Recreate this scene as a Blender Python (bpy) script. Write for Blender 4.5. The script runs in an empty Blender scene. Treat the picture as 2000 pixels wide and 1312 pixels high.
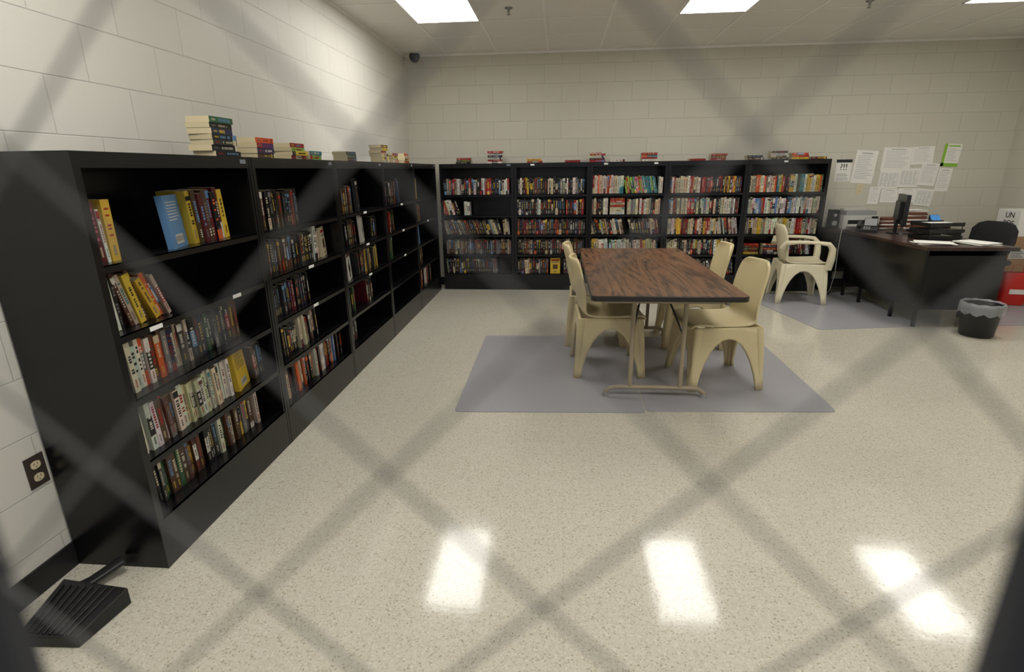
import bpy, bmesh, random
from math import *
from mathutils import Vector, Matrix
random.seed(7)
S=bpy.context.scene
S.view_settings.view_transform='Standard'
S.view_settings.look='None'
S.view_settings.exposure=0
S.view_settings.gamma=1
COL=S.collection

# ------------------------------------------------------------ constants
H=1.4389; CX=1.7636; CY=-6.8909
HC=2.734; XL=-0.08; XR=6.84; HB=1.51
FD=0.298          # front plane offset of both bookcase rows
def lin(c):
    return tuple((x/12.92 if x<=.04045 else ((x+.055)/1.055)**2.4) for x in c[:3])
def rgb(r,g,b): return lin((r/255,g/255,b/255))

# ------------------------------------------------------------ materials
def mat(name,col=(.8,.8,.8),rough=.5,metal=0,spec=.5,**kw):
    m=bpy.data.materials.new(name); m.use_nodes=True
    b=m.node_tree.nodes['Principled BSDF']
    b.inputs['Base Color'].default_value=(*col,1)
    b.inputs['Roughness'].default_value=rough
    b.inputs['Metallic'].default_value=metal
    b.inputs['Specular IOR Level'].default_value=spec
    for k,v in kw.items(): b.inputs[k.replace('_',' ')].default_value=v
    return m
def nodes(m): return m.node_tree.nodes,m.node_tree.links,m.node_tree.nodes['Principled BSDF']
def noise_var(m,scale=30,amt=.15,bump=0.0,dist=.001,stretch=None):
    n,l,b=nodes(m)
    tc=n.new('ShaderNodeTexCoord'); mp=n.new('ShaderNodeMapping'); l.new(tc.outputs['Object'],mp.inputs[0])
    if stretch: mp.inputs['Scale'].default_value=stretch
    t=n.new('ShaderNodeTexNoise'); t.inputs['Scale'].default_value=scale; t.inputs['Detail'].default_value=4
    l.new(mp.outputs[0],t.inputs['Vector'])
    c=b.inputs['Base Color'].default_value[:]
    mx=n.new('ShaderNodeMix'); mx.data_type='RGBA'
    mx.inputs[6].default_value=(*[x*(1-amt) for x in c[:3]],1); mx.inputs[7].default_value=(*[min(1,x*(1+amt)) for x in c[:3]],1)
    l.new(t.outputs['Fac'],mx.inputs[0]); l.new(mx.outputs[2],b.inputs['Base Color'])
    if bump:
        bp=n.new('ShaderNodeBump'); bp.inputs['Strength'].default_value=bump; bp.inputs['Distance'].default_value=dist
        l.new(t.outputs['Fac'],bp.inputs['Height']); l.new(bp.outputs[0],b.inputs['Normal'])
    return m

def block_wall(name,axis,col):
    m=mat(name,col,.5,spec=.35); n,l,b=nodes(m)
    tc=n.new('ShaderNodeTexCoord'); sp=n.new('ShaderNodeSeparateXYZ'); l.new(tc.outputs['Object'],sp.inputs[0])
    ad=n.new('ShaderNodeMath'); ad.operation='SUBTRACT'; ad.inputs[1].default_value=.156-.203*20
    l.new(sp.outputs['Z'],ad.inputs[0])
    a2=n.new('ShaderNodeMath'); a2.operation='ADD'; a2.inputs[1].default_value=20.37
    l.new(sp.outputs[axis],a2.inputs[0])
    cb=n.new('ShaderNodeCombineXYZ'); l.new(a2.outputs[0],cb.inputs[0]); l.new(ad.outputs[0],cb.inputs[1])
    br=n.new('ShaderNodeTexBrick'); br.inputs['Scale'].default_value=1; br.offset=.5
    br.inputs['Brick Width'].default_value=.4064; br.inputs['Row Height'].default_value=.2032
    br.inputs['Mortar Size'].default_value=.003; br.inputs['Mortar Smooth'].default_value=.6
    br.inputs['Color1'].default_value=(*col,1); br.inputs['Color2'].default_value=(*[c*.97 for c in col],1)
    br.inputs['Mortar'].default_value=(*[c*.86 for c in col],1)
    l.new(cb.outputs[0],br.inputs['Vector'])
    ns=n.new('ShaderNodeTexNoise'); ns.inputs['Scale'].default_value=140; ns.inputs['Detail'].default_value=5
    l.new(tc.outputs['Object'],ns.inputs['Vector'])
    inv=n.new('ShaderNodeMath'); inv.operation='MULTIPLY_ADD'; inv.inputs[1].default_value=-1; inv.inputs[2].default_value=1
    l.new(br.outputs['Fac'],inv.inputs[0])
    mm=n.new('ShaderNodeMath'); mm.operation='MULTIPLY_ADD'; mm.inputs[1].default_value=.22
    l.new(ns.outputs['Fac'],mm.inputs[0]); l.new(inv.outputs[0],mm.inputs[2])
    bp=n.new('ShaderNodeBump'); bp.inputs['Strength'].default_value=.6; bp.inputs['Distance'].default_value=.004
    l.new(mm.outputs[0],bp.inputs['Height']); l.new(bp.outputs[0],b.inputs['Normal'])
    l.new(br.outputs['Color'],b.inputs['Base Color'])
    return m
M_wallL=block_wall('painted_block_left','Y',rgb(220,217,208))
M_wallB=block_wall('painted_block_back','X',rgb(206,202,187))
M_wallR=block_wall('painted_block_right','Y',rgb(206,202,187))

def floor_mat():
    m=mat('vinyl_tile',(.6,.55,.45),.10,spec=.48); n,l,b=nodes(m)
    tc=n.new('ShaderNodeTexCoord')
    v1=n.new('ShaderNodeTexVoronoi'); v1.inputs['Scale'].default_value=190; l.new(tc.outputs['Object'],v1.inputs['Vector'])
    nz=n.new('ShaderNodeTexNoise'); nz.inputs['Scale'].default_value=70; nz.inputs['Detail'].default_value=4
    l.new(tc.outputs['Object'],nz.inputs['Vector'])
    sp=n.new('ShaderNodeSeparateColor'); l.new(v1.outputs['Color'],sp.inputs[0])
    r=n.new('ShaderNodeValToRGB'); e=r.color_ramp; e.interpolation='CONSTANT'
    cols=[(0,(154,142,120)),(.035,(183,174,154)),(.13,(202,197,181)),(.5,(209,204,189)),(.84,(198,191,173)),(.93,(221,217,206)),(.985,(168,156,136))]
    while len(e.elements)<len(cols): e.elements.new(.5)
    for el,(p,c) in zip(e.elements,cols): el.position=p; el.color=(*rgb(*c),1)
    l.new(sp.outputs[0],r.inputs[0])
    mx=n.new('ShaderNodeMix'); mx.data_type='RGBA'; mx.inputs[0].default_value=.3
    r2=n.new('ShaderNodeValToRGB'); r2.color_ramp.elements[0].color=(*rgb(194,188,171),1); r2.color_ramp.elements[0].position=.35
    r2.color_ramp.elements[1].color=(*rgb(212,207,193),1); r2.color_ramp.elements[1].position=.65
    l.new(nz.outputs['Fac'],r2.inputs[0]); l.new(r.outputs[0],mx.inputs[6]); l.new(r2.outputs[0],mx.inputs[7])
    br=n.new('ShaderNodeTexBrick'); br.offset=0; br.inputs['Scale'].default_value=1
    br.inputs['Brick Width'].default_value=.3048; br.inputs['Row Height'].default_value=.3048
    br.inputs['Mortar Size'].default_value=.0007; br.inputs['Mortar Smooth'].default_value=.3
    br.inputs['Color1'].default_value=(1,1,1,1); br.inputs['Color2'].default_value=(.97,.97,.97,1); br.inputs['Mortar'].default_value=(.8,.78,.74,1)
    mp=n.new('ShaderNodeMapping'); mp.inputs['Location'].default_value=(10.09,10.02,0); l.new(tc.outputs['Object'],mp.inputs[0]); l.new(mp.outputs[0],br.inputs['Vector'])
    mu=n.new('ShaderNodeMix'); mu.data_type='RGBA'; mu.blend_type='MULTIPLY'; mu.inputs[0].default_value=1
    l.new(mx.outputs[2],mu.inputs[6]); l.new(br.outputs['Color'],mu.inputs[7]); l.new(mu.outputs[2],b.inputs['Base Color'])
    n2=n.new('ShaderNodeTexNoise'); n2.inputs['Scale'].default_value=24; n2.inputs['Detail'].default_value=3; l.new(tc.outputs['Object'],n2.inputs['Vector'])
    bp=n.new('ShaderNodeBump'); bp.inputs['Strength'].default_value=.11; bp.inputs['Distance'].default_value=.002
    l.new(n2.outputs['Fac'],bp.inputs['Height']); l.new(bp.outputs[0],b.inputs['Normal'])
    return m
M_floor=floor_mat()
M_ceil=noise_var(mat('ceiling_tile',rgb(232,229,222),.9,spec=.1),260,.10,.3,.002)
M_grid=mat('ceiling_grid_metal',rgb(240,238,232),.5)
M_base=mat('rubber_base',rgb(26,26,28),.45)
M_case=noise_var(mat('black_enamel',rgb(16,16,18),.24,spec=.45),500,.2,.08,.0004)
M_label=mat('label_card',rgb(235,235,232),.5)
M_tag=mat('grey_tag',rgb(120,125,135),.4)
def emis(name,col,s):
    m=mat(name,col,.4); b=nodes(m)[2]; b.inputs['Emission Color'].default_value=(*col,1); b.inputs['Emission Strength'].default_value=s; return m
M_lamp=emis('fluorescent_lens',(1,.985,.94),12.2)
M_plastic=noise_var(mat('beige_plastic',rgb(218,202,158),.42,spec=.45),60,.03)
M_cream=noise_var(mat('cream_plastic',rgb(224,215,184),.42,spec=.45),60,.03)
M_mat=noise_var(mat('grey_vinyl_mat',rgb(162,161,166),.30,spec=.4),300,.06,.1,.0006)
M_rim=mat('black_edge',rgb(28,24,22),.4)
M_tan=mat('tan_enamel',rgb(160,146,122),.4,spec=.5)
M_black=noise_var(mat('black_plastic',rgb(20,20,22),.4),80,.1)
M_fabric=noise_var(mat('black_fabric',rgb(26,26,28),.85),400,.3,.3,.001)
M_grey=mat('grey_plastic',rgb(150,150,148),.45)
M_lgrey=mat('light_grey_plastic',rgb(198,197,190),.45)
M_paper=mat('paper',rgb(236,234,226),.8)
M_ink=mat('ink',rgb(150,150,152),.8)
M_dink=mat('dark_ink',rgb(30,30,32),.7)
M_green=mat('green_print',rgb(140,190,60),.7)
M_card=noise_var(mat('cardboard',rgb(176,136,92),.85),40,.08)
M_red=mat('red_plastic',rgb(200,40,30),.4)
M_metal=mat('brushed_metal',rgb(150,150,150),.35,1)
M_wire=mat('wire_steel',rgb(112,112,111),.5)
M_frame=mat('frame_paint',rgb(44,46,54),.6)
M_bronze=mat('bronze_plate',rgb(62,52,48),.45)
M_ivory=mat('ivory_plastic',rgb(214,200,165),.45)
M_screen=mat('screen_glass',rgb(14,16,20),.12)
M_lcd=emis('phone_display',rgb(70,130,190),.5)
M_folder=mat('brown_folder',rgb(112,66,48),.7)
M_liner=mat('clear_liner',rgb(215,218,222),.2,Alpha=.34)
def wood(name,c1,c2,c3,rough=.3,sc=1.0):
    m=mat(name,c2,rough,spec=.5); n,l,b=nodes(m)
    tc=n.new('ShaderNodeTexCoord'); mp=n.new('ShaderNodeMapping'); mp.inputs['Scale'].default_value=(5*sc,.55*sc,4); l.new(tc.outputs['Object'],mp.inputs[0])
    a=n.new('ShaderNodeTexNoise'); a.inputs['Scale'].default_value=1.3; a.inputs['Detail'].default_value=2; a.inputs['Distortion'].default_value=.8
    l.new(mp.outputs[0],a.inputs['Vector'])
    w=n.new('ShaderNodeMath'); w.operation='MULTIPLY'; w.inputs[1].default_value=48; l.new(a.outputs['Fac'],w.inputs[0])
    s=n.new('ShaderNodeMath'); s.operation='SINE'; l.new(w.outputs[0],s.inputs[0])
    f=n.new('ShaderNodeTexNoise'); f.inputs['Scale'].default_value=14; f.inputs['Detail'].default_value=6; l.new(mp.outputs[0],f.inputs['Vector'])
    ad=n.new('ShaderNodeMath'); ad.operation='MULTIPLY_ADD'; ad.inputs[1].default_value=.19; l.new(s.outputs[0],ad.inputs[0]); l.new(f.outputs['Fac'],ad.inputs[2])
    r=n.new('ShaderNodeValToRGB'); e=r.color_ramp; e.elements[0].position=.22; e.elements[0].color=(*c1,1); e.elements[1].position=.78; e.elements[1].color=(*c3,1)
    k=e.elements.new(.42); k.color=(*c2,1)
    l.new(ad.outputs[0],r.inputs[0]); l.new(r.outputs[0],b.inputs['Base Color'])
    return m
M_wood=wood('walnut_laminate',rgb(54,36,26),rgb(104,71,48),rgb(130,92,64),.28)
M_dwood=wood('mahogany_laminate',rgb(36,22,19),rgb(56,37,31),rgb(70,46,39),.3)
M_book=mat('book_cover',(.5,.5,.5),.38,spec=.4)
n_,l_,b_=nodes(M_book); at=n_.new('ShaderNodeVertexColor'); at.layer_name='Col'; l_.new(at.outputs['Color'],b_.inputs['Base Color'])

# ------------------------------------------------------------ mesh builder
class MB:
    def __init__(s): s.v=[];s.f=[];s.m=[];s.c=[];s.T=Matrix.Identity(4);s.mats=[];s.sm=[]
    def mi(s,m):
        if m not in s.mats: s.mats.append(m)
        return s.mats.index(m)
    def add(s,vs,fs,m,col=(1,1,1),smooth=False,cols=None):
        o=len(s.v); s.v+=[s.T@Vector(p) for p in vs]; k=s.mi(m)
        for i,f in enumerate(fs):
            s.f.append([o+j for j in f]); s.m.append(k); s.c.append(cols[i] if cols else col); s.sm.append(smooth)
    def box(s,x0,y0,z0,x1,y1,z1,m,col=(1,1,1),cols=None,M=None):
        vs=[(x0,y0,z0),(x1,y0,z0),(x1,y1,z0),(x0,y1,z0),(x0,y0,z1),(x1,y0,z1),(x1,y1,z1),(x0,y1,z1)]
        if M is not None: vs=[M@Vector(p) for p in vs]
        s.add(vs,[(0,3,2,1),(4,5,6,7),(0,1,5,4),(1,2,6,5),(2,3,7,6),(3,0,4,7)],m,col,False,cols)
    def poly(s,pts,z0,z1,m):
        n=len(pts); vs=[(p[0],p[1],z0) for p in pts]+[(p[0],p[1],z1) for p in pts]
        s.add(vs,[tuple(range(n))[::-1],tuple(range(n,2*n))]+[(i,(i+1)%n,n+(i+1)%n,n+i) for i in range(n)],m)
    def cyl(s,p,q,r0,r1,m,n=16,cap=True,smooth=True):
        p=Vector(p);q=Vector(q);d=(q-p).normalized(); a=d.orthogonal().normalized(); b=d.cross(a)
        vs=[p+(a*cos(2*pi*i/n)+b*sin(2*pi*i/n))*r0 for i in range(n)]+[q+(a*cos(2*pi*i/n)+b*sin(2*pi*i/n))*r1 for i in range(n)]
        s.add(vs,[(i,(i+1)%n,n+(i+1)%n,n+i) for i in range(n)],m,smooth=smooth)
        if cap: s.add(vs,[tuple(range(n))[::-1],tuple(range(n,2*n))],m)
    def sweep(s,path,secs,side,m,n=12,e=2.0,smooth=True):
        P=[Vector(p) for p in path]; side=Vector(side).normalized(); vs=[];k=len(P)
        for i,p in enumerate(P):
            t=(P[min(i+1,k-1)]-P[max(i-1,0)]).normalized(); a=(side-t*side.dot(t)).normalized(); b=t.cross(a)
            w,h=secs[i] if isinstance(secs,list) else secs
            for j in range(n):
                c,d=cos(2*pi*j/n),sin(2*pi*j/n)
                vs.append(p+a*(w/2*copysign(abs(c)**(2/e),c))+b*(h/2*copysign(abs(d)**(2/e),d)))
        fs=[(i*n+j,i*n+(j+1)%n,(i+1)*n+(j+1)%n,(i+1)*n+j) for i in range(k-1) for j in range(n)]
        s.add(vs,fs,m,smooth=smooth); s.add(vs,[tuple(range(n))[::-1],tuple(range((k-1)*n,k*n))],m)
    def lathe(s,prof,m,n=28,c=(0,0),smooth=True):
        vs=[(c[0]+r*cos(2*pi*j/n),c[1]+r*sin(2*pi*j/n),z) for r,z in prof for j in range(n)]
        s.add(vs,[(i*n+j,i*n+(j+1)%n,(i+1)*n+(j+1)%n,(i+1)*n+j) for i in range(len(prof)-1) for j in range(n)],m,smooth=smooth)
    def grid(s,rows,m,smooth=True):
        nr=len(rows);nc=len(rows[0]); vs=[p for r in rows for p in r]
        s.add(vs,[(i*nc+j,i*nc+j+1,(i+1)*nc+j+1,(i+1)*nc+j) for i in range(nr-1) for j in range(nc-1)],m,smooth=smooth)
    def done(s,name,loc=(0,0,0),rotz=0,parent=None,bevel=0,solid=0,subsurf=0,world=False):
        me=bpy.data.meshes.new(name); L=Vector(loc)
        vs=[tuple(v-L) if world else tuple(v) for v in s.v]
        me.from_pydata(vs,[],s.f)
        for m in s.mats: me.materials.append(m)
        me.polygons.foreach_set('material_index',s.m); me.polygons.foreach_set('use_smooth',s.sm)
        ca=me.color_attributes.new('Col','FLOAT_COLOR','CORNER'); buf=[]
        for p,c in zip(me.polygons,s.c): buf+= list((*c,1))*p.loop_total
        ca.data.foreach_set('color',buf); me.update()
        o=bpy.data.objects.new(name,me); COL.objects.link(o); o.location=loc; o.rotation_euler=(0,0,rotz)
        if parent:
            o.parent=parent; 
        if bevel:
            b=o.modifiers.new('bevel','BEVEL'); b.width=bevel; b.segments=2; b.limit_method='ANGLE'; b.angle_limit=radians(50)
        if solid:
            q=o.modifiers.new('solid','SOLIDIFY'); q.thickness=solid; q.offset=0
        if subsurf:
            q=o.modifiers.new('sub','SUBSURF'); q.levels=subsurf; q.render_levels=subsurf
        return o
def empty(name,loc=(0,0,0),rotz=0):
    o=bpy.data.objects.new(name,None); COL.objects.link(o); o.location=loc; o.rotation_euler=(0,0,rotz); o.empty_display_size=.1; return o
def text(body,size,loc,rot,m,name,parent=None,align='CENTER'):
    c=bpy.data.curves.new(name,'FONT'); c.body=body; c.size=size; c.align_x=align; c.align_y='CENTER'; c.extrude=.0005
    c.materials.append(m); o=bpy.data.objects.new(name,c); COL.objects.link(o); o.location=loc; o.rotation_euler=rot
    if parent: o.parent=parent
    return o

# ------------------------------------------------------------ room shell
YF=-8.2
b=MB(); b.box(XL-.1,YF,-.1,XR+.1,.1,0,M_floor); b.done('floor')
b=MB(); b.box(XL-.1,YF,0,XL,.1,HC+.1,M_wallL); b.done('wall_left')
b=MB(); b.box(XL,0,0,XR,.1,HC+.1,M_wallB); b.done('wall_back')
b=MB(); b.box(XR,YF,0,XR+.1,.1,HC+.1,M_wallR); b.done('wall_right')
b=MB(); b.box(XL,YF,HC,XR,0,HC+.1,M_ceil)
b.done('ceiling')
gx=.585; gy=.61; GX0=.4445; GY0=-1.43
b=MB()
x=GX0-gx
while x<XR:
    if x>XL: b.box(x-.012,YF,HC-.004,x+.012,0,HC-.0005,M_grid)
    x+=gx
y=GY0+gy*2
while y>YF:
    if y<0: b.box(XL,y-.012,HC-.0045,XR,y+.012,HC-.001,M_grid)
    y-=gy
b.box(XL,-.02,HC-.02,XR,0,HC,M_grid); b.box(XL,YF,HC-.02,XL+.02,0,HC,M_grid); b.box(XR-.02,YF,HC-.02,XR,0,HC,M_grid)
b.done('trim_ceiling_grid')
b=MB(); b.box(XL,YF,0,XL+.008,-.008,.10,M_base); b.done('baseboard_left')
b=MB(); b.box(XL,-.008,0,XR,0,.10,M_base); b.done('baseboard_back')
b=MB(); b.box(XR-.008,YF,0,XR,-.008,.10,M_base); b.done('baseboard_right')

# ceiling lights
for y0 in (GY0,GY0-gy*6):
    for k in (0,4,8):
        x0=GX0+gx*k
        b=MB(); t=.014
        b.box(x0+t,y0-2*gy+t,HC-.006,x0+gx-t,y0-t,HC-.003,M_lamp)
        b.box(x0,y0-2*gy,HC-.009,x0+t,y0,HC-.001,M_grid);b.box(x0+gx-t,y0-2*gy,HC-.009,x0+gx,y0,HC-.001,M_grid)
        b.box(x0,y0-t,HC-.009,x0+gx,y0,HC-.001,M_grid);b.box(x0,y0-2*gy,HC-.009,x0+gx,y0-2*gy+t,HC-.001,M_grid)
        b.done('ceiling_light',(x0+gx/2,y0-gy,HC-.005),world=True)
for (x,y) in ((1.32,-1.79),(4.30,-1.60)):
    b=MB(); b.lathe([(.0,HC-.0005),(.035,HC-.001),(.03,HC-.008),(.012,HC-.012),(.010,HC-.03),(.004,HC-.032),(.004,HC-.05)],M_metal,c=(x,y))
    b.lathe([(.0,HC-.05),(.016,HC-.05),(.016,HC-.053),(0,HC-.053)],M_metal,c=(x,y))
    b.sweep([(x-.01,y,HC-.028),(x-.013,y,HC-.04),(x,y,HC-.052),(x+.013,y,HC-.04),(x+.01,y,HC-.028)],(.003,.003),(0,1,0),M_metal)
    b.done('fire_sprinkler',(x,y,HC-.02),world=True)
# corner security camera
b=MB(); cxx,cyy=.08,-.13
b.cyl((cxx,cyy,HC-.012),(cxx,cyy,HC-.0),.06,.06,M_lgrey)
b.lathe([(.058,HC-.012),(.062,HC-.035),(.058,HC-.055)],M_black,c=(cxx,cyy))
b.lathe([(.055*cos(a*pi/16),HC-.055-.05*sin(a*pi/16)) for a in range(9)],M_screen,c=(cxx,cyy))
b.done('security_camera',(cxx,cyy,HC-.05),world=True)

# ------------------------------------------------------------ books
C=dict(W=rgb(206,202,190),CR=rgb(190,178,148),K=rgb(14,14,16),NB=rgb(24,32,60),R=rgb(146,30,26),O=rgb(196,84,36),Y=rgb(198,166,52),
 G=rgb(38,80,50),T=rgb(50,118,126),BR=rgb(80,54,38),GY=rgb(110,108,106),M=rgb(86,26,32),P=rgb(66,42,92),LB=rgb(88,128,168),LG=rgb(138,168,68),PK=rgb(176,92,116),DG=rgb(48,46,46))
def pal(s):
    out=[]
    for tok in s.split():
        k,n=tok.split(':') if ':' in tok else (tok,1); out+=[k]*int(n)
    return out
MIX=pal('W:3 K:6 R:2 NB:2 CR:2 BR Y G DG:3 M GY LB')
DARK=pal('K:8 DG:4 BR:2 NB:2 M GY CR')
LIGHT=pal('W:6 CR:5 GY:3 K:4 R LB Y BR G')
PAGE=rgb(206,192,156)
def lum(c): return .2*c[0]+.7*c[1]+.1*c[2]
def jit(c,a=.12): 
    k=1+random.uniform(-a,a); return tuple(min(1,x*k) for x in c)
def hjit(c):
    k=1+random.uniform(-.25,.2); return tuple(min(1,x*k*(1+random.uniform(-.13,.13))) for x in c)
def book(mb,M,t,h,d,ck,cover=False,acc=None):
    base=hjit(C[ck])
    if acc is None:
        acc=random.choice(['W','Y','CR','R','CR','GY','O','LB']) if lum(base)<.25 else random.choice(['K','R','NB','K','M','DG','BR','T'])
    A=jit(C[acc])
    pg=jit(PAGE,.1)
    vs=[(0,0,0),(t,0,0),(t,d,0),(0,d,0),(0,0,h),(t,0,h),(t,d,h),(0,d,h)]
    mb.add([M@Vector(p) for p in vs],[(0,3,2,1),(4,5,6,7),(0,1,5,4),(1,2,6,5),(2,3,7,6),(3,0,4,7)],M_book,cols=[pg,pg,base,base,pg,base])
    def q(x0,z0,x1,z1,c,e=-.0008): mb.add([M@Vector(p) for p in ((x0,e,z0),(x1,e,z0),(x1,e,z1),(x0,e,z1))],[(0,1,2,3)],M_book,c)
    if cover: return
    r=random.random()
    if r<.2: q(0,h*.82,t,h*random.uniform(.9,1),A,-.0005)
    elif r<.32: q(0,0,t,h*random.uniform(.15,.4),A,-.0005); 
    elif r<.4: q(0,h*.3,t,h*.7,A,-.0005); A=jit(C['W' if lum(A)<.25 else 'K'])
    n=random.randint(6,12); z=h*random.uniform(.32,.42); z2=h*random.uniform(.75,.93); w=random.uniform(.35,.6)*t; st=(z2-z)/n
    for i in range(n):
        if random.random()<.13: continue
        ww=w*random.uniform(.75,1); q((t-ww)/2,z+i*st,(t+ww)/2,z+i*st+st*random.uniform(.5,.8),A)
    B=jit(C[random.choice(['W','Y','CR','GY','R'])]) if lum(base)<.25 else jit(C[random.choice(['K','GY','R'])])
    n=random.randint(3,6); z=h*.1; st=h*.17/n
    for i in range(n): q(t*.35,z+i*st,t*.65,z+i*st+st*.6,B)
INSET=[.045]
def fill(mb,x0,x1,z,P,lean=0,hr=(.165,.19),y=None,tr=(.015,.030),gap=.0008,seq=False):
    x=x0; last=None; n=0
    if y is None: y=INSET[0]
    while True:
        t=random.uniform(*tr); a=radians(lean+ (random.uniform(-1.5,1.5) if lean else 0)); h=random.uniform(*hr)
        adv=t/cos(a)+gap
        if x+adv>x1: break
        if seq: k=P[n%len(P)]
        elif last and random.random()<.25: k=last
        else: k=random.choice(P)
        last=k; n+=1
        yy=y+random.uniform(-.01,.012)
        M=Matrix.Translation((x,yy,z))@Matrix.Rotation(-a,4,'Y')
        book(mb,M,t,h,random.uniform(.1,.13),k); x+=adv
def cover(mb,x,z,w,h,ck,rot=-20,back=12,y=.05,deco=None,barcode=False,t=.025):
    """a book showing its front/back cover"""
    M=Matrix.Translation((x,y,z))@Matrix.Rotation(radians(rot),4,'Z')@Matrix.Rotation(radians(-back),4,'X')
    c=C[ck]
    vs=[(0,0,0),(w,0,0),(w,t,0),(0,t,0),(0,0,h),(w,0,h),(w,t,h),(0,t,h)]
    mb.add([M@Vector(p) for p in vs],[(0,3,2,1),(4,5,6,7),(0,1,5,4),(1,2,6,5),(2,3,7,6),(3,0,4,7)],M_book,cols=[PAGE,PAGE,c,PAGE,c,c])
    def q(x0,z0,x1,z1,cc,e=-.0008): mb.add([M@Vector(p) for p in ((x0,e,z0),(x1,e,z0),(x1,e,z1),(x0,e,z1))],[(0,1,2,3)],M_book,cc)
    if barcode:
        q(w*.25,h*.08,w*.75,h*.25,C['W']); xx=w*.28
        while xx<w*.71: q(xx,h*.11,xx+w*.012,h*.23,C['K'],-.0013); xx+=w*random.uniform(.025,.045)
        for i in range(7): q(w*.12,h*(.86-.055*i),w*random.uniform(.6,.88),h*(.875-.055*i),jit(C['DG' if lum(c)>.3 else 'W']))
    if deco=='figure':
        q(w*.38,h*.08,w*.62,h*.6,C['K']); q(w*.42,h*.6,w*.58,h*.72,C['K']); q(w*.1,h*.82,w*.9,h*.92,C['M']); q(w*.3,h*.3,w*.7,h*.5,C['K'])
    if deco=='title':
        q(w*.1,h*.8,w*.9,h*.9,C['R' if lum(c)>.3 else 'W']); q(w*.15,h*.68,w*.85,h*.74,C['GY']); q(w*.35,h*.1,w*.65,h*.16,C['GY']); q(w*.25,h*.28,w*.75,h*.58,C['BR'])

SH=[1.155,.915,.68,.44,.20]
def bookcase(T,W,D,fn,labels,tags,hb=HB):
    b=MB(); b.T=T; s=.018; g=.002
    b.box(g,0,0,g+s,D,hb,M_case); b.box(W-g-s,0,0,W-g,D,hb,M_case)       # sides
    b.box(g+s,.003,0,g+s+.014,.012,hb-.03,M_case); b.box(W-g-s-.014,.003,0,W-g-s,.012,hb-.03,M_case) # stile returns
    b.box(g,0,hb-.002,W-g,D,hb+.0,M_case)
    b.box(g+s,.001,hb-.05,W-g-s,.018,hb-.002,M_case)                      # top rail
    b.box(g+s,D-.012,0,W-g-s,D-.002,hb-.002,M_case)                       # back
    b.box(g+s,.001,0,W-g-s,.016,SH[4]-.004,M_case)                        # kick panel
    for z in SH:
        b.box(g+s,.004,z-.004,W-g-s,D-.012,z,M_case); b.box(g+s,.004,z-.026,W-g-s,.010,z,M_case)
    for (lx,si) in labels:
        z=SH[si]-.014; b.box(lx-.032,.0025,z-.008,lx+.032,.004,z+.008,M_label)
    for lx in tags: b.box(lx-.022,-.001,hb-.03,lx+.022,.001,hb-.012,M_label if lx<W-.12 else M_tag)
    o=b.done('bookcase',T.translation,world=True)
    k=MB(); k.T=T; fn(k); 
    if k.f:
        q=k.done('shelved_books',T.translation,world=True,parent=None)
        q.parent=o; q.location=(0,0,0)
    return o
WL=.998
def TL(i): # local x -> +Y, local y -> -X
    return Matrix.Translation((FD,-5.31+i*WL,0))@Matrix(((0,-1,0,0),(1,0,0,0),(0,0,1,0),(0,0,0,1)))
def TB(i): return Matrix.Translation((FD+.037+i*.892,-FD,0))
DL=.37
a0=.035
def L1(k):
    z=SH[0]
    for i,(ck,ac,t,h) in enumerate([('R','W',.03,.21),('M','PK',.026,.2),('W','R',.012,.175)]):
        book(k,Matrix.Translation((a0+.012+[0,.034,.064][i],.05,z))@Matrix.Rotation(radians(-3),4,'Y'),t,h,.13,ck,acc=ac)
    book(k,Matrix.Translation((a0+.095,.05,z)),.036,.205,.12,'Y',acc='R')
    cover(k,.42,z,.16,.205,'LB',rot=18,back=4,y=.035,barcode=True)
    fill(k,.585,.86,z,['Y','BR','M','BR','M','K','M'],4,(.2,.225),tr=(.026,.034),seq=True)
    z=SH[1]; fill(k,a0,.15,z,pal('W CR W K W'),3,(.17,.2),seq=True); fill(k,.16,.25,z,pal('BR CR Y BR'),14,(.19,.21),seq=True); fill(k,.27,.38,z,pal('Y O BR CR W'),22,(.17,.19),seq=True)
    z=SH[2]; fill(k,a0,.3,z,pal('O W CR BR W DG K'),2,y=.06); fill(k,.3,.84,z,pal('K:2 NB DG:2 BR:2 G GY K CR'),2,y=.08)
    z=SH[3]; fill(k,a0,.66,z,pal('W:6 CR:5 GY:2 BR W'),3); cover(k,.68,z,.15,.19,'Y',rot=14,back=5,y=.04,barcode=True); fill(k,.85,.955,z,pal('K G CR BR T'),4)
    z=SH[4]; fill(k,a0,.12,z,pal('M R BR'),y=.08); fill(k,.12,.86,z,pal('NB Y CR GY:2 K:2 G DG:2 BR:3 W W'),2,y=.08)
def L2(k):
    z=SH[0]; fill(k,a0,.12,z,pal('K M K')); fill(k,.12,.56,z,pal('K:6 BR G DG:2'),2,(.175,.2))
    z=SH[1]; fill(k,a0,.25,z,DARK); fill(k,.25,.55,z,pal('K:3 BR Y DG K'),2); fill(k,.55,.66,z,pal('K Y K')); fill(k,.66,.74,z,['W','CR'],0,(.2,.22),tr=(.033,.038),seq=True); cover(k,.77,z,.15,.185,'CR',rot=16,back=3,y=.04,deco='title')
    z=SH[2]; fill(k,a0,.10,z,pal('W K')); fill(k,.10,.58,z,DARK,3)
    z=SH[3]; fill(k,a0,.35,z,pal('W W CR K K'),3); fill(k,.35,.62,z,pal('K CR K GY'),5,(.16,.2))
    z=SH[4]; fill(k,a0,.14,z,pal('Y LG LB Y'),5); fill(k,.14,.5,z,pal('BR BR K O CR K'),5); fill(k,.5,.93,z,pal('K K W K K R LB'),3,(.18,.21))
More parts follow.
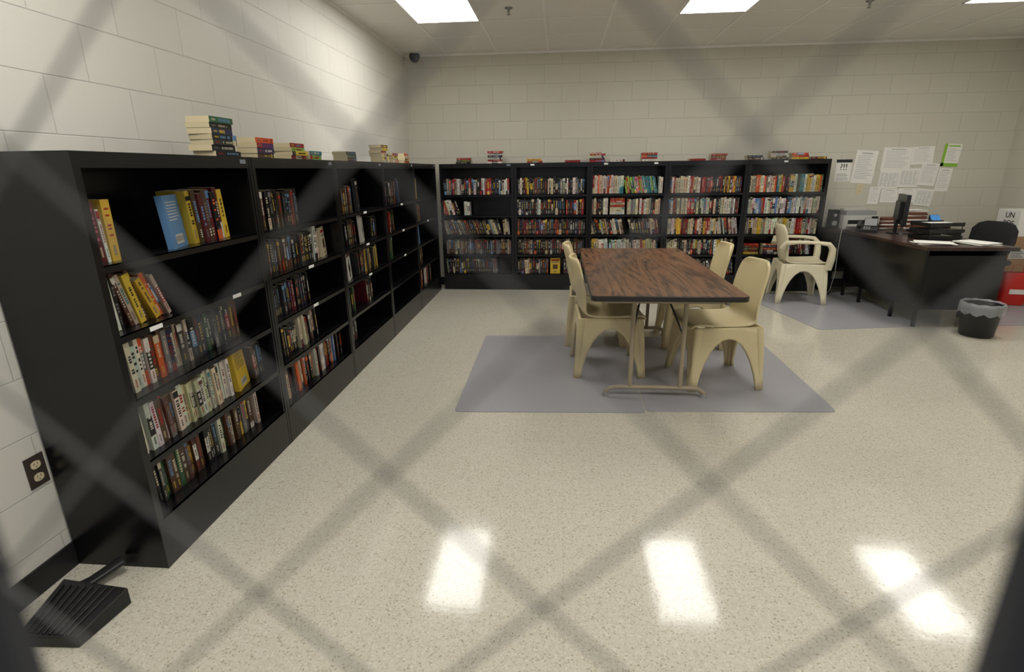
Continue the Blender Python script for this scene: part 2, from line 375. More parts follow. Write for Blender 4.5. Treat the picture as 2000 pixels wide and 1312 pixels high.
def L3(k):
    z=SH[0]; fill(k,a0,.42,z,pal('BR K DG K'),2); cover(k,.46,z,.21,.235,'K',rot=16,back=3,y=.04,deco='title'); 
    z=SH[1]; fill(k,a0,.42,z,pal('K K DG BR'),3); cover(k,.5,z,.19,.225,'W',rot=16,back=3,y=.04,deco='figure'); fill(k,.76,.88,z,pal('CR K K'))
    z=SH[2]; fill(k,a0,.12,z,['R','O','R']); cover(k,.15,z,.18,.2,'W',rot=14,back=3,y=.04,deco='figure'); fill(k,.4,.86,z,pal('K:3 DG Y W K'),4)
    z=SH[3]; fill(k,a0,.3,z,pal('W G K K'),3); fill(k,.5,.65,z,DARK,4)
    z=SH[4]; fill(k,a0,.3,z,DARK,3,y=.08)
def L4(k):
    z=SH[0]; fill(k,a0,.2,z,pal('R K K M'),2); fill(k,.2,.5,z,DARK,3); cover(k,.55,z,.19,.215,'NB',rot=14,back=3,y=.04,deco='title')
    z=SH[1]; fill(k,a0,.4,z,pal('R K K K BR'),3)
    z=SH[2]; fill(k,a0,.3,z,pal('K G K K'),3)
def L5(k):
    z=SH[0]; fill(k,a0,.3,z,pal('Y K K G'),3,(.18,.22))
    z=SH[1]; fill(k,a0,.35,z,pal('G K BR NB'),3)
    z=SH[2]; cover(k,.2,z,.13,.2,'LB',rot=10,back=3,y=.04)
    z=SH[3]; fill(k,a0,.4,z,pal('BR BR K K'),3)
    z=SH[4]; fill(k,a0,.25,z,pal('O O W R'),3,(.18,.22)); fill(k,.3,.7,z,pal('W R Y K K'),3,(.18,.22))
INSET[0]=.055
for i,(fn,lb) in enumerate([(L1,[(.2,1),(.72,1)]),(L2,[(.5,1),(.5,2),(.5,4)]),(L3,[(.5,0),(.5,1),(.5,2)]),(L4,[(.5,0),(.5,1),(.5,2)]),(L5,[(.5,1)])]):
    bookcase(TL(i),WL,DL,fn,lb,[WL-.07])
INSET[0]=.04
X1=.857
def B1(k):
    fill(k,a0,X1,SH[0],pal('W:3 K:6 NB:2 LB GY:2 R CR'))
    fill(k,a0,.25,SH[1],pal('W K R CR'),18,(.17,.19)); fill(k,.28,.36,SH[1],pal('GY W K'),0,(.15,.17))
    fill(k,a0,.75,SH[2],pal('K CR GY DG:2 BR K'),18,(.17,.19)); fill(k,.76,X1,SH[2],DARK,6)
    fill(k,a0,X1,SH[3],pal('GY:2 CR K DG:2 BR'),0,y=.07); fill(k,a0,.68,SH[4],pal('GY DG K'),4,y=.08)
def B2(k):
    fill(k,a0,.4,SH[0],pal('NB BR Y K K K W')); fill(k,.4,X1,SH[0],pal('K:5 W:3 LB GY CR'))
    fill(k,a0,.62,SH[1],pal('K:6 DG W NB')); fill(k,.62,X1,SH[1],pal('W R CR K R'))
    fill(k,a0,X1,SH[2],pal('BR K DG M K:2 NB')); fill(k,a0,X1,SH[3],pal('K:5 BR GY DG CR'),y=.07)
    fill(k,a0,.42,SH[4],DARK); cover(k,.44,SH[4],.12,.19,'Y',rot=5,back=3,y=.04,deco='title'); fill(k,.6,X1,SH[4],DARK)
def B3(k):
    fill(k,a0,.42,SH[0],pal('CR W CR W O R CR'),0,(.19,.21)); fill(k,.43,.8,SH[0],pal('T LG R PK BR W O'),12,(.18,.2)); fill(k,.8,X1,SH[0],['R','W'])
    fill(k,a0,.24,SH[1],pal('W K GY CR'))
    for j in range(7): book(k,Matrix.Translation((.25,.05,SH[1]+.001+j*.027+.025))@Matrix.Rotation(radians(90),4,'Y'),.025,.17,.11,random.choice(['W','R','W','CR']))
    fill(k,.45,X1,SH[1],pal('W:3 CR:3 GY R K')); fill(k,a0,.45,SH[2],pal('CR W K BR R'),14,(.17,.19)); fill(k,.5,X1,SH[2],DARK,12,(.17,.19))
    fill(k,a0,X1,SH[3],LIGHT,4); fill(k,a0,X1,SH[4],pal('K CR W K GY'))
def B4(k):
    fill(k,a0,.4,SH[0],pal('W CR CR GY R K BR')); fill(k,.4,X1,SH[0],pal('K M R DG K Y NB'))
    fill(k,a0,.4,SH[1],pal('R W CR M BR')); fill(k,.4,X1,SH[1],pal('W:3 CR:2 K GY')); 
    fill(k,a0,.62,SH[2],pal('R Y K CR BR W')); fill(k,.63,X1,SH[2],pal('W CR K'),10,(.18,.2))
    fill(k,a0,X1,SH[3],pal('Y CR W BR K:4'),y=.06); fill(k,a0,X1,SH[4],DARK,6)
def B5(k):
    fill(k,a0,.35,SH[0],pal('CR W GY CR O')); fill(k,.35,X1,SH[0],pal('K R Y T BR W O G'),0,(.17,.2)); fill(k,a0,X1,SH[1],pal('W:3 CR:2 K R GY LB'))
    fill(k,a0,X1,SH[2],pal('CR:2 W Y W K R GY')); 
    for j in range(5):
        for xx in (.06,.28): book(k,Matrix.Translation((xx,.05,SH[3]+.001+j*.025+.023))@Matrix.Rotation(radians(90),4,'Y'),.023,.17,.11,random.choice(MIX))
    fill(k,.5,X1,SH[3],MIX,12,(.17,.19)); fill(k,a0,X1,SH[4],DARK)
for i,(fn,tg) in enumerate([(B1,[.83]),(B2,[.22]),(B3,[.18,.75]),(B4,[]),(B5,[.4])]):
    bookcase(TB(i),.892,FD-.02,fn,[],tg)

# ---- stacks of books lying on top of the cases
def stack(T,n,cols,name='book_stack',extra=None):
    k=MB(); k.T=T; z=0
    for j in range(n):
        t=random.uniform(.02,.026); L=random.uniform(.168,.18)
        M=Matrix.Translation((random.uniform(-.006,.006),random.uniform(-.006,.006),z+t))@Matrix.Rotation(radians(random.uniform(-3,3)),4,'Z')@Matrix.Rotation(radians(90),4,'Y')
        book(k,M,t,L,.107,cols[j%len(cols)]); z+=t+.0006
    k.done(name,T.translation,world=True)
# left piles: local x -> +Y, spine faces +X
def TLs(y,xf=.25): return Matrix.Translation((xf,y,HB+.001))@Matrix(((0,-1,0,0),(1,0,0,0),(0,0,1,0),(0,0,0,1)))
stack(TLs(-4.54,.27),7,['K','K','DG','K','NB','K','G'])
stack(TLs(-4.17,.26),4,['BR','P','P','O'])
stack(TLs(-3.81,.26),4,['R','Y','LG','R']); stack(TLs(-3.61,.27),2,['LG','T'])
stack(TLs(-2.93,.24),3,['M','G','K'])
stack(TLs(-2.13,.24),6,['CR','Y','CR','O','Y','BR']); stack(TLs(-1.85,.25),4,['O','CR','Y','R']); stack(TLs(-1.45,.25),4,['BR','Y','CR','O'])
def TBs(x): return Matrix.Translation((x,-.25,HB+.001))
for px,n,c in [(890,3,'K G R'),(955,6,'W R W NB W R'),(1034,2,'R Y O'),(1111,1,'R'),(1160,5,'R NB W R W'),(1200,1,'W R'),(1262,4,'W R T R'),(1355,1,'R BR'),(1395,3,'R BR R'),(1465,2,'BR DG R'),(1509,4,'K BR W BR'),(1549,3,'Y R O'),(1584,1,'M K')]:
    stack(TBs(.335+(px-855)/171.5),n,c.split())

# ------------------------------------------------------------ folding table
tx0,tx1,ty0,ty1=1.955,2.845,-3.85,-1.89
def rrect(x0,y0,x1,y1,r,n=6):
    p=[]
    for cx_,cy_,a in ((x1-r,y1-r,0),(x0+r,y1-r,90),(x0+r,y0+r,180),(x1-r,y0+r,270)):
        for i in range(n+1):
            t=radians(a+90*i/n); p.append((cx_+r*cos(t),cy_+r*sin(t)))
    return p
tc=((tx0+tx1)/2,(ty0+ty1)/2)
E=empty('folding_table',(tc[0],tc[1],0))
hw,hl=(tx1-tx0)/2,(ty1-ty0)/2
b=MB(); b.poly(rrect(-hw+.004,-hl+.004,hw-.004,hl-.004,.035),.712,.7405,M_wood); b.done('tabletop',parent=E)
b=MB(); b.poly(rrect(-hw,-hl,hw,hl,.04),.708,.7385,M_rim); b.done('edge_band',parent=E,bevel=.003)
b=MB()
for sx in (-1,1): b.box(sx*(hw-.09)-.01,-hl+.1,.665,sx*(hw-.09)+.01,hl-.1,.708,M_tan)
for sy in (-1,1):
    b.box(-hw+.09,sy*(hl-.13)-.012,.67,hw-.09,sy*(hl-.13)+.012,.708,M_tan)
    yl=sy*(hl-.28)
    for sx in (-.16,.16):
        b.sweep([(sx,yl,.70),(sx,yl,.35),(sx,yl,.065)],(.030,.030),(1,0,0),M_tan)
        b.sweep([(sx,yl,.42),(sx*.6,yl-sy*.2,.6),(sx*.5,yl-sy*.32,.70)],(.014,.014),(1,0,0),M_metal)
    b.sweep([(-.16,yl,.66),(.16,yl,.66)],(.022,.022),(0,1,0),M_tan)
    pts=[(-.315,yl,.012),(-.31,yl,.04),(-.285,yl,.06),(-.25,yl,.068),(0,yl,.07),(.25,yl,.068),(.285,yl,.06),(.31,yl,.04),(.315,yl,.012)]
    b.sweep(pts,(.03,.03),(0,1,0),M_tan)
    for sx in (-.315,.315): b.cyl((sx,yl,0.004),(sx,yl,.03),.021,.019,M_grey)
b.done('legs',parent=E)

# ------------------------------------------------------------ moulded chairs
def chair(name,x,y,rot,arms=False,P=None):
    P=P or M_plastic
    E=empty(name,(x,y,.0045),radians(rot))
    prof=[(.245,.400,.20),(.240,.43,.215),(.2,.438,.22),(.1,.43,.222),(-.05,.424,.22),(-.15,.43,.215),(-.195,.455,.208),(-.215,.51,.205),(-.232,.6,.212),(-.252,.7,.215),(-.272,.78,.205),(-.284,.82,.18),(-.288,.838,.13)]
    rows=[]
    for i,(px,pz,w) in enumerate(prof):
        r=[]
        for j in range(13):
            s=-1+j/6
            back=max(0,min(1,(pz-.43)/.1)) if px<-.1 else 0
            r.append((px+.055*back*s*s,s*w,pz+(1-back)*.014*s*s - (.006*(1-s*s) if back<1 else 0)))
        rows.append(r)
    b=MB(); b.grid(rows,P); b.done('seat_shell',parent=E,solid=.02,subsurf=1)
    b=MB()
    zt=.428
    def hx(z): return .212+(.245-.212)*(1-z/zt)
    def hy(z): return .205+(.25-.205)*(1-z/zt)
    si=.83
    ss=[-1,-.95,-.90,-.86,-.835,-.83,-.82,-.80,-.76,-.68,-.56,-.4,-.2,0]; ss=ss+[-v for v in ss[-2::-1]]
    for ax in (0,1):
        for sg in (-1,1):
            rows=[]
            for s in ss:
                za=.352 if ax==0 else .335
                zb=0 if abs(s)>si else za*(1-(abs(s)/si)**2.2)**.62
                col=[]
                for k in range(7):
                    z=zb+(zt-zb)*k/6
                    col.append((s*hx(z),sg*hy(z),z) if ax==0 else (sg*hx(z),s*hy(z),z))
                rows.append(col)
            b.grid(rows,P)
    b.done('leg_frame',parent=E,solid=.020)
    b=MB()
    for sx in (-1,1):
        for sy in (-1,1):
            b.sweep([(sx*.202,sy*.196,zt-.008),(sx*.219,sy*.220,.25),(sx*.234,sy*.240,.002)],[(.05,.05),(.042,.042),(.032,.032)],(1,0,0),P,e=4)
    if arms:
        for sy in (-1,1):
            b.sweep([(-.235,sy*.2,.60),(-.22,sy*.245,.655),(-.1,sy*.265,.668),(.08,sy*.268,.665),(.19,sy*.264,.65),(.232,sy*.255,.60),(.236,sy*.242,.5),(.225,sy*.22,.38)],
              [(.05,.07),(.07,.05),(.078,.034),(.078,.034),(.078,.045),(.075,.06),(.07,.07),(.06,.07)],(0,1,0),P,n=16,e=3)
    b.done('corner_posts',parent=E,bevel=0)
    return E
chair('plastic_chair',2.13,-3.0,2)
chair('plastic_chair',2.09,-2.3,-2)
chair('plastic_chair',2.86,-3.2,187)
chair('plastic_chair',2.89,-2.33,178)
chair('plastic_armchair',4.42,-.72,-8,True,M_cream)

# ------------------------------------------------------------ floor mats
def pmat(pts):
    c=(sum(p[0] for p in pts)/len(pts),sum(p[1] for p in pts)/len(pts))
    b=MB(); b.poly(pts,.0005,.0042,M_mat); b.done('floor_mat',(c[0],c[1],0),world=True,bevel=.001)
def rq(q,r=.05):
    out=[]; n=len(q)
    for i in range(n):
        p=Vector(q[i]); a=(Vector(q[i-1])-p).normalized()*r; c=(Vector(q[(i+1)%n])-p).normalized()*r
        for k in range(6):
            t=k/5; out.append(tuple((1-t)**2*(p+a)+2*t*(1-t)*p+t*t*(p+c)))
    return out
pmat(rq([(1.13,-3.87),(2.31,-3.82),(2.335,-2.24),(1.12,-2.27)],.04))
pmat(rq([(2.318,-3.80),(3.47,-3.74),(3.50,-2.24),(2.345,-2.24)],.04))
pmat(rq([(4.15,-1.95),(5.12,-1.80),(5.25,-.35),(3.88,-.5)]))
pmat(rq([(5.82,-1.74),(6.7,-1.70),(6.7,-1.05),(5.82,-.62)]))

# ------------------------------------------------------------ desk
dx0,dx1,dy0,dy1=4.98,5.74,-1.88,-.47
b=MB(); ox,oy=(dx0+dx1)/2,(dy0+dy1)/2
b.box(dx0,dy0,.712,dx1,dy1,.742,M_dwood)
b.box(dx0+.04,dy0+.05,.17,dx0+.058,dy1-.02,.712,M_case)
for (ya,yb) in ((dy0+.05,dy0+.45),(dy1-.42,dy1-.02)):
    b.box(dx0+.06,ya,.17,dx1-.06,yb,.712,M_case)
    for k in range(3):
        b.box(dx1-.06,ya+.012,.19+k*.172,dx1-.045,yb-.012,.352+k*.172,M_case)
        b.box(dx1-.045,ya+.12,.27+k*.172,dx1-.035,yb-.12,.282+k*.172,M_metal)
for x in (dx0+.045,dx1-.075):
    for y in (dy0+.055,dy0+.42,dy1-.40,dy1-.05): b.box(x,y,0.0045,x+.028,y+.028,.712,M_case)
b.box(dx0+.06,dy0+.05,.66,dx1-.06,dy1-.02,.711,M_case)
b.done('office_desk',(ox,oy,0),world=True,bevel=.002)
# return / credenza along the back wall
b=MB(); b.box(4.87,-.455,.712,6.25,-.02,.742,M_dwood); b.box(4.90,-.06,.2,6.22,-.045,.712,M_case)
b.box(5.8,-.44,.12,6.22,-.06,.712,M_case); b.box(4.90,-.44,.0,4.925,-.06,.712,M_case)
for k in range(3): b.box(5.82,-.452,.14+k*.19,6.20,-.44,.32+k*.19,M_case); b.box(5.95,-.460,.24+k*.19,6.07,-.452,.25+k*.19,M_metal)
for x in (5.82,6.18):
    for y in (-.43,-.09): b.box(x,y,0,x+.025,y+.025,.13,M_case)
b.done('credenza',(5.55,-.25,0),world=True,bevel=.002)
ZT=.7425
# speaker
b=MB(); b.box(4.885,-.30,ZT,4.965,-.19,ZT+.21,M_black); b.cyl((4.925,-.302,ZT+.06),(4.925,-.297,ZT+.06),.028,.028,M_grey); b.cyl((4.925,-.302,ZT+.15),(4.925,-.297,ZT+.15),.018,.018,M_grey)
b.done('computer_speaker',(4.925,-.25,ZT),world=True,bevel=.004)
# printer
b=MB(); b.box(4.99,-.36,ZT,5.38,-.06,ZT+.15,M_lgrey); b.box(5.02,-.34,ZT+.15,5.35,-.08,ZT+.2,M_grey); b.box(5.03,-.40,ZT+.03,5.34,-.36,ZT+.045,M_lgrey)
b.box(5.04,-.362,ZT+.055,5.33,-.359,ZT+.10,M_black); b.box(5.29,-.363,ZT+.115,5.36,-.359,ZT+.14,M_black); b.box(5.06,-.2,ZT+.2,5.31,-.1,ZT+.215,M_lgrey)
b.done('office_printer',(5.2,-.2,ZT),world=True,bevel=.006)
# phones
def phone(x,y,rot,lcd=False):
    b=MB(); b.add([(-.1,-.09,0),(.1,-.09,0),(.1,.09,0),(-.1,.09,0),(-.1,-.09,.025),(.1,-.09,.025),(.1,.09,.075),(-.1,.09,.075)],[(0,3,2,1),(4,5,6,7),(0,1,5,4),(1,2,6,5),(2,3,7,6),(3,0,4,7)],M_black)
    b.sweep([(-.075,-.085,.055),(-.075,-.05,.07),(-.075,.04,.09),(-.075,.085,.09)],[(.05,.03),(.035,.022),(.035,.022),(.05,.03)],(1,0,0),M_black)
    for i in range(3):
        for j in range(4):
            yy=-.07+j*.022; zz=.025+(yy+.09)/.18*.05; b.box(-.03+i*.022,yy,zz,-.014+i*.022,yy+.014,zz+.006,M_grey)
    b.add([(-.03,.03,.063),(.085,.03,.063),(.085,.08,.135),(-.03,.08,.135)],[(0,1,2,3)],M_lcd if lcd else M_grey)
    b.add([(-.035,.08,.07),(.09,.08,.07),(.09,.085,.137),(-.035,.085,.137)],[(0,1,2,3)],M_black)
    b.done('desk_telephone',(x,y,ZT),rot)
phone(5.12,-.62,radians(-30)); phone(6.07,-.24,radians(8),True)
# monitor (screen toward +X / the office chair)
b=MB(); b.box(-.015,-.22,.10,.02,.22,.40,M_black); b.box(.0201,-.2,.125,.022,.2,.385,M_screen); b.box(-.045,-.12,.15,-.015,.12,.33,M_black); b.box(-.04,-.03,.0,-.015,.03,.2,M_black); b.cyl((0,0,0),(0,0,.012),.11,.10,M_black)
b.done('computer_monitor',(5.34,-.80,ZT),radians(-20),bevel=.003)
b=MB(); b.box(-.07,-.2,0,.07,.2,.018,M_black)
for i in range(5):
    for j in range(14): b.box(-.058+i*.024,-.188+j*.027,.018,-.038+i*.024,-.166+j*.027,.024,M_black)
b.done('computer_keyboard',(5.60,-.76,ZT),radians(-12))
# letter trays
def tray(x,y,rot):
    E=MB()
    for k in range(3):
        z=.004+k*.062
        E.box(-.17,-.125,z,.17,.125,z+.003,M_black)
        for s in (-1,1):
            E.box(-.17,s*.125-.002,z,.17,s*.125+.002,z+.035,M_black)
        E.box(-.172,-.125,z,-.168,.125,z+.035,M_black)
        if k<3: E.box(-.15,-.11,z+.004,.15,.105,z+.004+[.012,.006,.02][k],M_paper)
    for sx in (-.15,.15):
        for sy in (-.125,.125): E.cyl((sx,sy,0),(sx,sy,.165),.004,.004,M_black,8)
    E.done('letter_tray',(x,y,ZT),rot)
tray(5.42,-1.26,radians(8))
def papers(x,y,z,rot,n,name='paper_pile',m=M_paper,w=.216,l=.28,t=.006,jt=1):
    b=MB()
    for k in range(n):
        M=Matrix.Translation((random.uniform(-.02,.02)*jt,random.uniform(-.02,.02)*jt,k*t))@Matrix.Rotation(radians(random.uniform(-14,14)*jt),4,'Z')
        b.box(-w/2,-l/2,.0004,w/2,l/2,t-.0006,m if (k%3 or m is M_paper) else M_paper,M=M)
    b.done(name,(x,y,z),rot)
papers(5.54,-1.64,ZT,.3,5,t=.004); papers(5.20,-1.61,ZT,1.2,4,t=.004)
papers(5.52,-.235,ZT,1.57,9,'file_folders',M_folder,t=.013,jt=.5,w=.2,l=.23)
papers(5.79,-.235,ZT,1.57,12,'file_folders',M_folder,t=.015,jt=.5,w=.2,l=.23)
papers(5.79,-.235,ZT+.181,1.4,4,t=.006,jt=.6,w=.19,l=.23)
# desk cable
b=MB(); b.sweep([(4.94,-.462,.745),(4.93,-.475,.68),(4.925,-.48,.5),(4.93,-.49,.25),(4.91,-.47,.05),(4.88,-.462,.01)],(.006,.006),(1,0,0),M_lgrey,n=8); b.done('power_cable',(4.93,-.48,.4),world=True)

# ------------------------------------------------------------ office chair
E=empty('office_chair',(6.05,-.95,.0045),radians(205))
b=MB()
for k in range(5):
    a=2*pi*k/5+.3; b.sweep([(0,0,.09),(.15*cos(a),.15*sin(a),.08),(.27*cos(a),.27*sin(a),.06)],[(.05,.04),(.04,.03),(.03,.022)],(-sin(a),cos(a),0),M_black)
    b.cyl((.27*cos(a)-.02*sin(a),.27*sin(a)+.02*cos(a),.027),(.27*cos(a)+.02*sin(a),.27*sin(a)-.02*cos(a),.027),.027,.027,M_black)
b.cyl((0,0,.08),(0,0,.43),.028,.022,M_black); b.sweep([(-.05,0,.43),(-.20,0,.43),(-.235,0,.52),(-.235,0,.68)],(.06,.018),(0,1,0),M_black)
b.done('base',parent=E)
b=MB(); b.sweep([(-.235,0,.46),(-.2,0,.465),(0,0,.465),(.2,0,.465),(.24,0,.455)],[(.34,.05),(.46,.08),(.49,.085),(.46,.08),(.36,.05)],(0,1,0),M_fabric,n=24,e=3); b.done('seat_cushion',parent=E)
b=MB(); b.sweep([(-.20,0,.53),(-.205,0,.56),(-.215,0,.66),(-.225,0,.78),(-.235,0,.84),(-.238,0,.865)],[(.30,.03),(.38,.06),(.43,.07),(.42,.065),(.33,.05),(.18,.03)],(0,1,0),M_fabric,n=28,e=2.4); b.done('backrest',parent=E)

# ------------------------------------------------------------ waste bin
b=MB(); c=(5.42,-2.05)
b.lathe([(0,.003),(.115,.003),(.122,.01),(.145,.27),(.152,.275),(.150,.285),(.140,.28),(.118,.02),(0,.015)],M_black,c=c)
ob=b.done('waste_bin',(c[0],c[1],0),world=True)
b=MB(); n=40; rows=[]
for (r,z,w) in ((.135,.20,.002),(.142,.27,.003),(.148,.298,.006),(.159,.292,.005),(.160,.25,.008),(.159,.205,.012)):
    rows.append([((r+w*sin(j*5.3)*cos(j*2.1))*cos(2*pi*j/n),(r+w*sin(j*5.3)*cos(j*2.1))*sin(2*pi*j/n),z+.012*sin(j*1.7)*(1 if z<.21 and r>.15 else .3)) for j in range(n)]+[])
    rows[-1].append(rows[-1][0])
b.grid(rows,M_liner); q=b.done('bin_liner',(0,0,0),parent=ob)

# ------------------------------------------------------------ boxes & bag by the right wall
def carton(x,y,z,w,d,h,m,rot=0,name='cardboard_box'):
    b=MB(); b.box(-w/2,-d/2,0,w/2,d/2,h,m); b.box(-w/2-.001,-.03,h-.05,w/2+.001,.03,h+.001,M_ivory if m is M_card else M_label)
    b.box(-w/2,-.002,h,w/2,.002,h+.0015,M_dink); return b.done(name,(x,y,z),rot,bevel=.003)
c1=carton(6.65,-.55,0,.33,.36,.36,M_card); c2=carton(6.66,-.54,.3615,.31,.34,.33,M_card,.03)
b=MB(); b.box(-.158,-.1,.12,-.1565,.06,.22,M_paper)
for i in range(4): b.box(-.1595,-.09,.135+i*.02,-.158,.04-.02*(i%2),.142+i*.02,M_dink)
b.box(-.1,-.1735,.10,.06,-.1705,.2,M_paper)
for i in range(4): b.box(-.09,-.175,.115+i*.02,.04-.02*(i%2),-.1735,.122+i*.02,M_dink)
b.done('shipping_label',(0,0,0),parent=c2)
wb=carton(6.70,-.56,.694,.24,.30,.27,M_paper,name='mail_box')
text('UN\nPOS',.085,(-.1225,-.02,.17),(radians(90),0,radians(-90)),M_dink,'lettering',wb)
b=MB(); rows=[]
for (z,wx,wy) in ((0.002,.11,.06),(.05,.12,.07),(.15,.118,.068),(.28,.115,.05),(.34,.112,.03)):
    rows.append([(wx*copysign(abs(cos(t))**.5,cos(t))+.004*sin(z*60+t*3),wy*copysign(abs(sin(t))**.5,sin(t)),z) for t in [2*pi*j/24 for j in range(25)]])
b.grid(rows,M_red); b.sweep([(-.05,0,.33),(-.045,0,.40),(0,0,.43),(.045,0,.40),(.05,0,.33)],(.01,.004),(0,1,0),M_red)
b.box(-.06,-.0725,.12,.07,-.070,.17,M_paper)
b.done('shopping_bag',(6.56,-.88,.0045),-.2)

# ------------------------------------------------------------ wall papers
def sheet(px0,py0,px1,py1,lines=10,rot=0,kind='text',dy=0):
    X=lambda px,py:5.11+(px-1660)*.0055+(py-295)*.0012
    Z=lambda px,py:1.59-(py-295)*.0057+(px-1660)*.0001
    cx_,cy_=(px0+px1)/2,(py0+py1)/2; x,z=X(cx_,cy_),Z(cx_,cy_); w=(px1-px0)*.0055; h=(py1-py0)*.0057
    b=MB(); b.box(-w/2,-.0006,-h/2,w/2,.0006,h/2,M_paper)
    e=-.0012
    def q(x0,z0,x1,z1,m): b.add([(x0*w,e,z0*h),(x1*w,e,z0*h),(x1*w,e,z1*h),(x0*w,e,z1*h)],[(0,1,2,3)],m)
    if kind=='text':
        q(-.25,.40,.25,.425,M_ink)
        for i in range(lines):
            z1=.34-i*.74/lines; q(-.4,z1-.010,random.uniform(.15,.42),z1,M_ink)
    if kind=='table':
        for i in range(lines+1):
            z1=.36-i*.74/lines; q(-.42,z1-.006,.42,z1,M_ink)
        for i in range(5): xx=-.42+i*.21; q(xx-.005,-.38,xx+.005,.36,M_ink)
        for i in range(lines):
            for j in range(4):
                z1=.34-i*.74/lines; q(-.4+j*.21,z1-.035,-.4+j*.21+random.uniform(.06,.14),z1-.015,M_ink)
    if kind=='green':
        q(-.5,-.5,-.33,.5,M_green); q(-.5,-.5,.5,-.35,M_green); q(-.28,.38,.4,.44,M_green)
        for i in range(lines): z1=.3-i*.6/lines; q(-.26,z1-.012,random.uniform(.15,.42),z1,M_ink)
    if kind=='flyer':
        q(-.5,.36,.5,.5,M_dink)
        for i in range(5): z1=-.15-i*.07; q(-.4,z1-.015,random.uniform(.2,.42),z1,M_dink)
    o=b.done('posted_notice',(x,-.0025-dy,z)); o.rotation_euler=(0,radians(rot),0)
    return o
f=sheet(1629,310,1661,353,kind='flyer')
text('?!!',.10,(0,-.0015,.035),(radians(90),0,0),M_dink,'lettering',f)
sheet(1666,294,1710,358,14,4); sheet(1724,290,1782,336,12,1,'text'); sheet(1716,334,1756,370,8,2,'table',.002); sheet(1757,331,1797,368,8,1,'table',.001)
sheet(1783,290,1826,324,9,-2,'text',.0015); sheet(1797,322,1832,366,11,5,'text',.003); sheet(1843,287,1877,330,9,3,'green'); sheet(1831,333,1858,378,10,3,'text',.001)
sheet(1694,366,1716,400,6,3); sheet(1718,371,1752,398,7,1,'text',.0045); sheet(1753,370,1789,398,7,0,'text',.0045); sheet(1787,372,1822,406,8,6,'table',.005)
def outlet(loc,rz,m1,m2,w=.072,h=.116,s=1):
    b=MB(); b.box(-w/2,-.004,-h/2,w/2,0.001,h/2,m1)
    for z in (-.024,.024):
        pts=[(.0175*copysign(min(1,abs(cos(t))*1.15),cos(t)),.0145*sin(t)) for t in [2*pi*j/20 for j in range(20)]]
        vs=[(p[0],-.0065,z+p[1]) for p in pts]+[(p[0],-.003,z+p[1]) for p in pts]
        b.add(vs,[tuple(range(20))]+[(i,(i+1)%20,20+(i+1)%20,20+i) for i in range(20)],m2)
        for sx in (-.0065,.0065): b.box(sx-.001,-.0069,z+.0,sx+.001,-.0064,z+.009,M_dink)
        b.box(-.002,-.0069,z-.009,.002,-.0064,z-.005,M_dink)
    b.cyl((0,-.0055,0),(0,-.0035,0),.003,.003,M_metal,8)
    o=b.done('wall_outlet',loc,rz); return o
outlet((XL,-5.352,.435),radians(90),M_bronze,M_ivory)
outlet((5.29,0,1.17),0,M_ivory,M_ivory)

# ------------------------------------------------------------ black floor pedal device by the wall
b=MB()
FL,FR,BR_,BL=(.06,-5.68),(.26,-5.67),(.285,-5.48),(.02,-5.455)
b.add([(*FL,0),(*FR,0),(*BR_,0),(*BL,0),(*FL,.04),(*FR,.04),(*BR_,.065),(*BL,.065)],
      [(0,3,2,1),(4,5,6,7),(0,1,5,4),(1,2,6,5),(2,3,7,6),(3,0,4,7)],M_black)
for k in range(8):
    t=(k+.9)/9.6; xa=FL[0]+(FR[0]-FL[0])*t; xb=BL[0]+(BR_[0]-BL[0])*t
    b.sweep([(xa,-5.665,.042),(xb,-5.485,.065)],(.012,.010),(1,0,0),M_black,n=8)
b.sweep([(.06,-5.465,.03),(.09,-5.42,.03),(.12,-5.36,.04),(.14,-5.33,.05)],(.045,.02),(1,0,0),M_black,n=10,e=4)
b.done('foot_pedal',(.15,-5.58,0),world=True,bevel=.003)

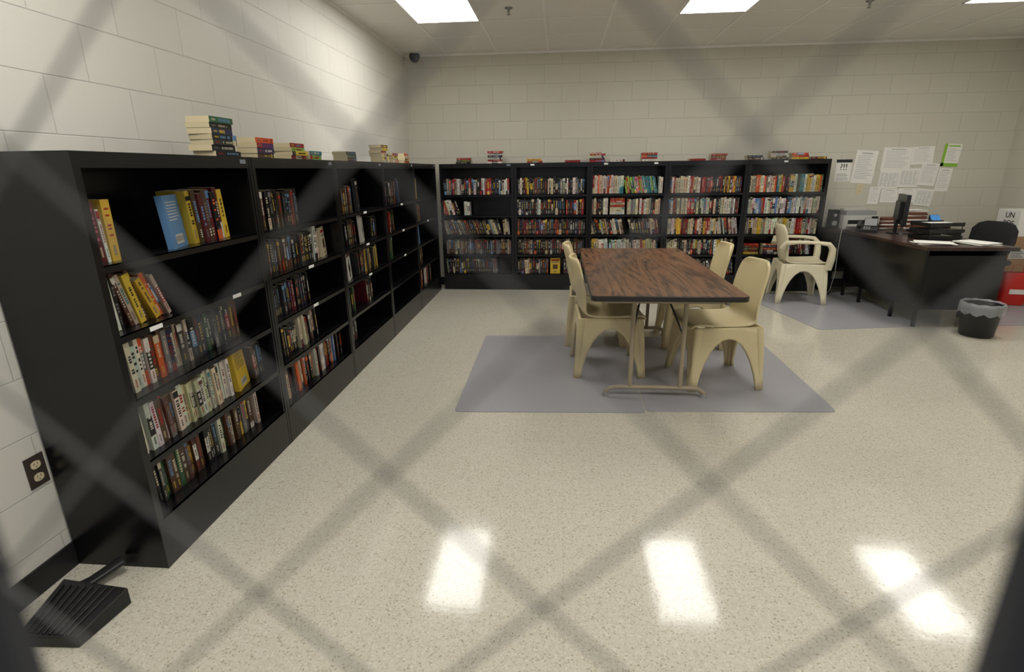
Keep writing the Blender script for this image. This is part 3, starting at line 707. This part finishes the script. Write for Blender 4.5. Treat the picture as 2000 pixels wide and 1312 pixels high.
# ------------------------------------------------------------ wire-mesh vision window the view looks through
s=.05; WY=CY+s; xl=CX-.0695; xr=CX+.0475; zl=H-.30; zh=H+.30
E=empty('mesh_window',(CX,WY,0))
b=MB(); fy=.0015
b.box(xl-.03-CX,-fy,0,xl-CX,fy,HC,M_frame); b.box(xr-CX,-fy,0,xr+.03-CX,fy,HC,M_frame)
b.box(xl-CX,-fy,zl-.03,xr-CX,fy,zl,M_frame); b.box(xl-CX,-fy,zh,xr-CX,fy,zh+.03,M_frame)
b.done('window_frame',parent=E)
b=MB(); a,bb=.0171,.0169; z0=H-.0482; x0=-.0008
for sg in (1,-1):
    for k in range(-30,31):
        X0,X1_=xl-CX,xr-CX
        f_=lambda x:z0+sg*(x-x0)*bb/a+2*k*bb
        g_=lambda z:x0+sg*(z-z0-2*k*bb)*a/bb
        lo,hi=X0,X1_
        cand=sorted([g_(zl),g_(zh)]); lo=max(lo,cand[0]); hi=min(hi,cand[1])
        if hi-lo<.002: continue
        b.cyl((lo,sg*.0004,f_(lo)),(hi,sg*.0004,f_(hi)),.00030,.00030,M_wire,8,False)
b.done('wire_mesh',parent=E)

# ------------------------------------------------------------ world + camera
w=bpy.data.worlds.new('World'); S.world=w; w.use_nodes=True
bg=w.node_tree.nodes['Background']; bg.inputs[0].default_value=(.93,.95,1,1); bg.inputs[1].default_value=.33
cam=bpy.data.cameras.new('Camera'); co=bpy.data.objects.new('Camera',cam); COL.objects.link(co); S.camera=co
yaw,pit,roll=.088,.3001,-.0128
f=Vector((-sin(yaw)*cos(pit),cos(yaw)*cos(pit),-sin(pit))); r0=Vector((cos(yaw),sin(yaw),0)); u0=r0.cross(f)
r=cos(roll)*r0+sin(roll)*u0; u=-sin(roll)*r0+cos(roll)*u0
Mx=Matrix(((r.x,u.x,-f.x,CX),(r.y,u.y,-f.y,CY),(r.z,u.z,-f.z,H),(0,0,0,1)))
co.matrix_world=Mx
cam.sensor_width=36; cam.sensor_fit='HORIZONTAL'; cam.lens=36*1050.5/2000
cam.clip_start=.005; cam.clip_end=60
cam.dof.use_dof=True; cam.dof.focus_distance=4.5; cam.dof.aperture_fstop=7.0
